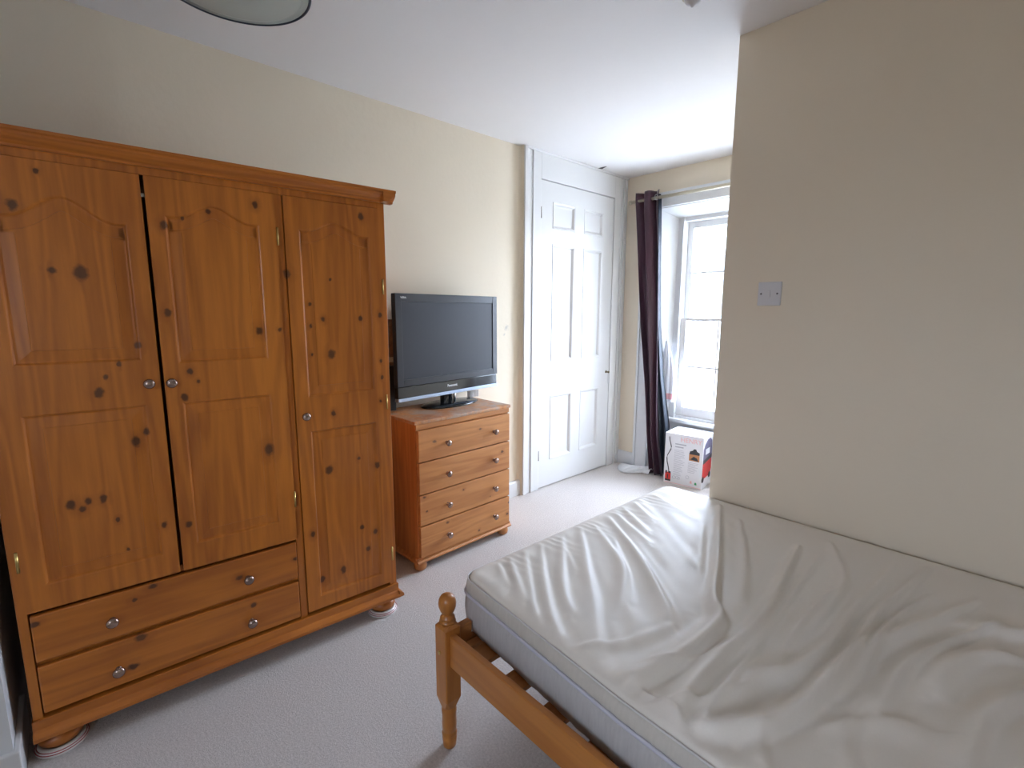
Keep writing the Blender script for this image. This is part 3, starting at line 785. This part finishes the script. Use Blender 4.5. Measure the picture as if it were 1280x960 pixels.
# white net lying in a heap below the curtain
def heap():
    m = MB(); rows = []; r = random.Random(8)
    ph = [r.uniform(0, 6.28) for _ in range(8)]
    n1, n2 = 46, 30
    for j in range(n2):
        v = j/(n2-1); row = []
        for i in range(n1):
            u = i/(n1-1)
            x = .10+.30*u-.02*v; y = 3.512-(.05+.13*math.sin(PI*min(1, u*1.15+.08))**.8)*v-.05*u*v
            rise = .052*math.sin(PI*v)**.7*(.25+.75*u**.7)*(1-.25*u)
            z = .004+rise*.62+.024*abs(math.sin(u*15+ph[0]+v*5))*math.sin(PI*v)*(.3+u*.7)+.012*abs(math.sin(u*29+v*11+ph[1]))*math.sin(PI*v)*(.3+u*.7)
            row.append((x, y, z))
        rows.append(row)
    m.grid(rows); return m
tag(heap().build('net_curtain', M_net, solid=.002), 'crumpled white net fabric heaped on the carpet left of the dark curtain', 'net curtain')

# ------------------------------------------------------------------ plastic bag hanging on the window reveal
M_bag = mat('white_polythene', (.78, .80, .86), .35); NT(M_bag).b.inputs['Transmission Weight'].default_value = .0
M_pink = mat('pink_print', (.80, .42, .45), .45)
bag = thing('carrier_bag', 'white plastic bag with pink print hanging beside the window frame', 'bag', (.408, 3.612, 0))
def bagm(z0, z1, grow=1.0):
    rows = []
    for j in range(31):
        z = z1-(z1-z0)*j/30; q = (1.09-z)/(1.09-.585)
        w_ = .010+.046*math.sin(PI*min(1, q*.78)**1.1)**.9*grow; w2 = w_*.42
        cx_ = -.035+.045*q; cy_ = 0
        rows.append([(cx_+w_*(1+.13*math.sin(5*t_+q*6))*math.cos(t_), cy_+w2*(1+.2*math.sin(7*t_+q*9))*math.sin(t_), z) for t_ in [2*PI*k/40 for k in range(40)]])
    m = MB(); m.grid(rows, closed=True); m.add(rows[0], [tuple(range(40))]); m.add(rows[-1], [tuple(range(40))]); return m
bagm(.665, 1.09).build('bag_body', M_bag, bag)
bagm(.615, .665, .97).build('printed_band', M_pink, bag)
bagm(.595, .615, .95).build('bag_bottom', M_bag, bag)
MB().tube([(-.035, 0, 1.08), (-.038, .003, 1.14), (-.036, .008, 1.16)], .002, 8).build('bag_handle', M_bag, bag)

# ------------------------------------------------------------------ boxed vacuum cleaner by the window
BXA = math.atan2(.037, .29)
bx = thing('appliance_box', 'white printed cardboard box for a red vacuum cleaner on the carpet below the window', 'box', (.543, 3.368, 0), BXA)
BW, BD, BH = .292, .262, .402
M_card = mat('white_card', (.74, .74, .77), .55)
M_cardr = mat('red_print', (.62, .035, .03), .5); M_cardk = mat('black_print', (.035, .035, .04), .5); M_cardg = mat('grey_print', (.42, .43, .47), .6)
M_cardo = mat('wood_floor_print', (.50, .22, .09), .6); M_green = mat('green_print', (.05, .35, .14), .6); M_lil = mat('dark_lilac_print', (.13, .12, .20), .5)
M_pale = mat('pale_pink_print', (.80, .45, .45), .6)
MB().box(0, BW, 0, BD, 0, BH-.003).build('carton', M_card, bx, bevel=.002)
m = MB(); m.box(.001, BW/2-.001, 0.001, BD-.001, BH-.003, BH-.0005); m.box(BW/2+.001, BW-.001, .001, BD-.001, BH-.003, BH); m.build('top_flap', M_card, bx)
def fr_(x0, x1, z0, z1, m, nm='print', e=.0008): return MB().box(x0, x1, -e, .0, z0, z1).build(nm, m, bx)
def fpoly(pts, m, nm='print', e=.0009): return MB().prism(pts, -e, 0, 'y').build(nm, m, bx)
# red name, product picture, room photograph, lines of small print, recycling marks
text_mesh('brand_print', 'HENRY', .050, M_pale, bx, Matrix.Translation((.200, -.0008, .360)) @ Matrix.Rotation(PI/2, 4, 'X'), .0004)
fr_(.012, .056, .028, .088, M_cardr, 'cleaner_picture')
m = MB(); m.box(.012, .056, -.0014, -.0008, .018, .032); m.box(.014, .026, -.0014, -.0008, .078, .100); m.box(.036, .055, -.0014, -.0008, .082, .096); m.box(.028, .036, -.0014, -.0008, .036, .07); m.build('cleaner_picture_black', M_cardk, bx)
hose = [(.040, .095), (.036, .12), (.030, .145), (.023, .17), (.020, .20), (.024, .225), (.036, .25), (.048, .275), (.050, .295), (.044, .32), (.036, .345), (.033, .372)]
MB().tube([(x, -.0006, z) for x, z in hose], .0032, 8).build('hose_picture', M_cardk, bx)
fr_(.190, .268, .212, .262, M_cardo, 'room_photo')
fpoly([(.190, .262), (.268, .262), (.268, .280), (.248, .290), (.240, .306), (.225, .306), (.215, .292), (.196, .285)], M_cardk, 'brush_picture')
m = MB(); m.prism([(.198, .222), (.262, .215), (.250, .238), (.225, .248)], -.0014, -.0008, 'y'); m.build('brush_picture', M_cardk, bx)
r7 = random.Random(5)
m = MB()
for k in range(2): m.box(.080, .165-.02*k, -.0008, 0, .318-.022*k, .327-.022*k)
for k in range(20):
    if k == 0: continue
    m.box(.075, .075+r7.uniform(.05, .085), -.0007, 0, .285-.011*k, .2875-.011*k)
for k in range(8): m.box(.185, .185+r7.uniform(.05, .08), -.0007, 0, .195-.011*k, .1975-.011*k)
m.build('small_print', M_cardg, bx)
for cx_, cz_, rr, in ((.082, .055, .012), (.108, .058, .012), (.120, .055, .009), (.185, .078, .012)):
    MB().tube([(cx_+rr*math.cos(q*PI/10), -.0006, cz_+rr*math.sin(q*PI/10)) for q in range(20)], .0012, 6, closed=True).build('pictogram', M_cardg, bx)
fpoly([(.205, .035), (.222, .035), (.218, .055), (.209, .055)], M_pale, 'recycling_mark'); fpoly([(.240, .030), (.258, .030), (.256, .045), (.248, .052), (.242, .045)], M_green, 'recycling_mark')
fr_(.004, BW-.004, .006, .010, M_pale, 'bottom_line')
# right-hand face: dark cleaner top over a red body with black wheels, on white
def sd(pts, m, nm, e=.0009): return MB().prism(pts, BW, BW+e, 'x').build(nm, m, bx)
sd([(.012, .225), (.012, .31), (.04, .345), (.09, .375), (.15, .38), (.19, .35), (.20, .29), (.20, .225)], M_lil, 'cleaner_top_picture')
sd([(.012, .195), (.20, .215), (.20, .245), (.012, .225)], M_cardk, 'cleaner_band_picture', .0012)
sd([(.004, .075), (.008, .205), (.195, .215), (.200, .13), (.18, .085)], M_cardr, 'cleaner_body_picture')
for wy_, wz_ in ((.022, .075), (.165, .085)): MB().lathe([(.024, 0), (.024, .0014)], BW, wy_, 24, axis='x', cz=wz_, smooth=False).build('wheel_picture', M_cardk, bx)
MB().box(BW, BW+.0015, .055, .145, .262, .305).build('label_picture', M_card, bx)

# ------------------------------------------------------------------ isolator plate on the right wall
sw = thing('light_switch', 'white square wall plate with small centre switch on the right wall', 'switch', (1.681, BY, 1.397))
M_pl = mat('white_bakelite', (.62, .61, .62), .5)
MB().box(-.043, .043, -.009, 0, -.046, .046).build('plate', M_pl, sw, bevel=.003)
MB().box(-.006, .006, -.014, -.009, -.013, .013).build('rocker', M_pl, sw, bevel=.002)
for s_ in (-.030, .030): MB().lathe([(.0035, -.0102), (.0035, -.009)], s_, 0, 14, axis='y', cz=0).build('screw', mat('screw_grey', (.10, .09, .09), .5), sw)

# ------------------------------------------------------------------ ceiling lamp and small ceiling fittings
lp = thing('ceiling_lamp', 'frosted glass dish ceiling lamp with a dark rim near the wardrobe', 'ceiling lamp', (.83, .432, 2.2))
M_frost = mat('grey_frosted_glass', (.42, .46, .42), .25); M_rim = mat('dark_blue_rim', (.03, .045, .07), .35)
MB().lathe([(.193, .002), (.196, .006), (.17, -.0), (.12, -.010), (.06, -.016), (.005, -.018), (.005, -.013), (.06, -.011), (.12, -.005), (.17, .005)][::-1], 0, 0, 64).build('glass_dish', M_frost, lp)
MB().tube([(.1975*math.cos(q*PI/48), .1975*math.sin(q*PI/48), .004) for q in range(96)], .0042, 10, closed=True).build('rim', M_rim, lp)
MB().lathe([(.06, .2), (.06, .185), (.02, .17), (.008, .165), (.008, -.012), (.012, -.020), (.012, -.026)], 0, 0, 28).build('stem', M_steel, lp)
sm = thing('smoke_alarm', 'small round white ceiling fitting near the top edge of the photo', 'ceiling fitting', (1.49, 1.70, H))
MB().lathe([(.036, 0), (.036, -.010), (.030, -.014)], 0, 0, 32).build('base', mat('beige_plastic', (.5, .45, .38), .5), sm)
MB().lathe([(.028, -.013), (.027, -.022), (.020, -.030), (.010, -.034), (.004, -.042)], 0, 0, 32).build('dome', M_pl, sm)
fl = MB(); fl.add([(.012, 3.118, H-.001), (.040, 3.124, H-.010), (.085, 3.122, H-.001), (.05, 3.112, H-.0015), (.012, 3.118, H-.003), (.040, 3.124, H-.012), (.085, 3.122, H-.003), (.05, 3.110, H-.0035)], [(0,1,2,3),(7,6,5,4),(0,4,5,1),(1,5,6,2),(2,6,7,3),(3,7,4,0)])
tag(fl.build('paint_flake', mat('grey_plaster', (.12, .11, .11), .8)), 'dark flake of lifting paint on the ceiling above the white door', 'paint flake')

# ------------------------------------------------------------------ outside the window
M_out = mat('pale_render', (.62, .62, .60), .9); M_roof = mat('grey_slate', (.16, .17, .20), .8)
hs = thing('house', 'pale house with slate roof across the street seen through the window', 'house', (-3.5, 19, -3))
MB().box(-4, 4, 0, 7, 0, 5.2).build('wall', M_out, hs)
MB().prism([(-4.3, 5.2), (4.3, 5.2), (0, 8.2)], -.3, 7.3, 'y').build('roof', M_roof, hs)
MB().box(1.2, 2.0, 3, 3.9, 6.5, 9.0).build('chimney', M_out, hs)
for a_ in (-2.6, -.6, 1.4):
    for z in (1, 3.4): MB().box(a_, a_+1.1, -.05, 0, z, z+1.3).build('window', M_roof, hs)
struct(MB().box(-40, 40, 4.2, 60, -3.3, -3).build('ground', mat('street_ground', (.45, .45, .43), .9)))
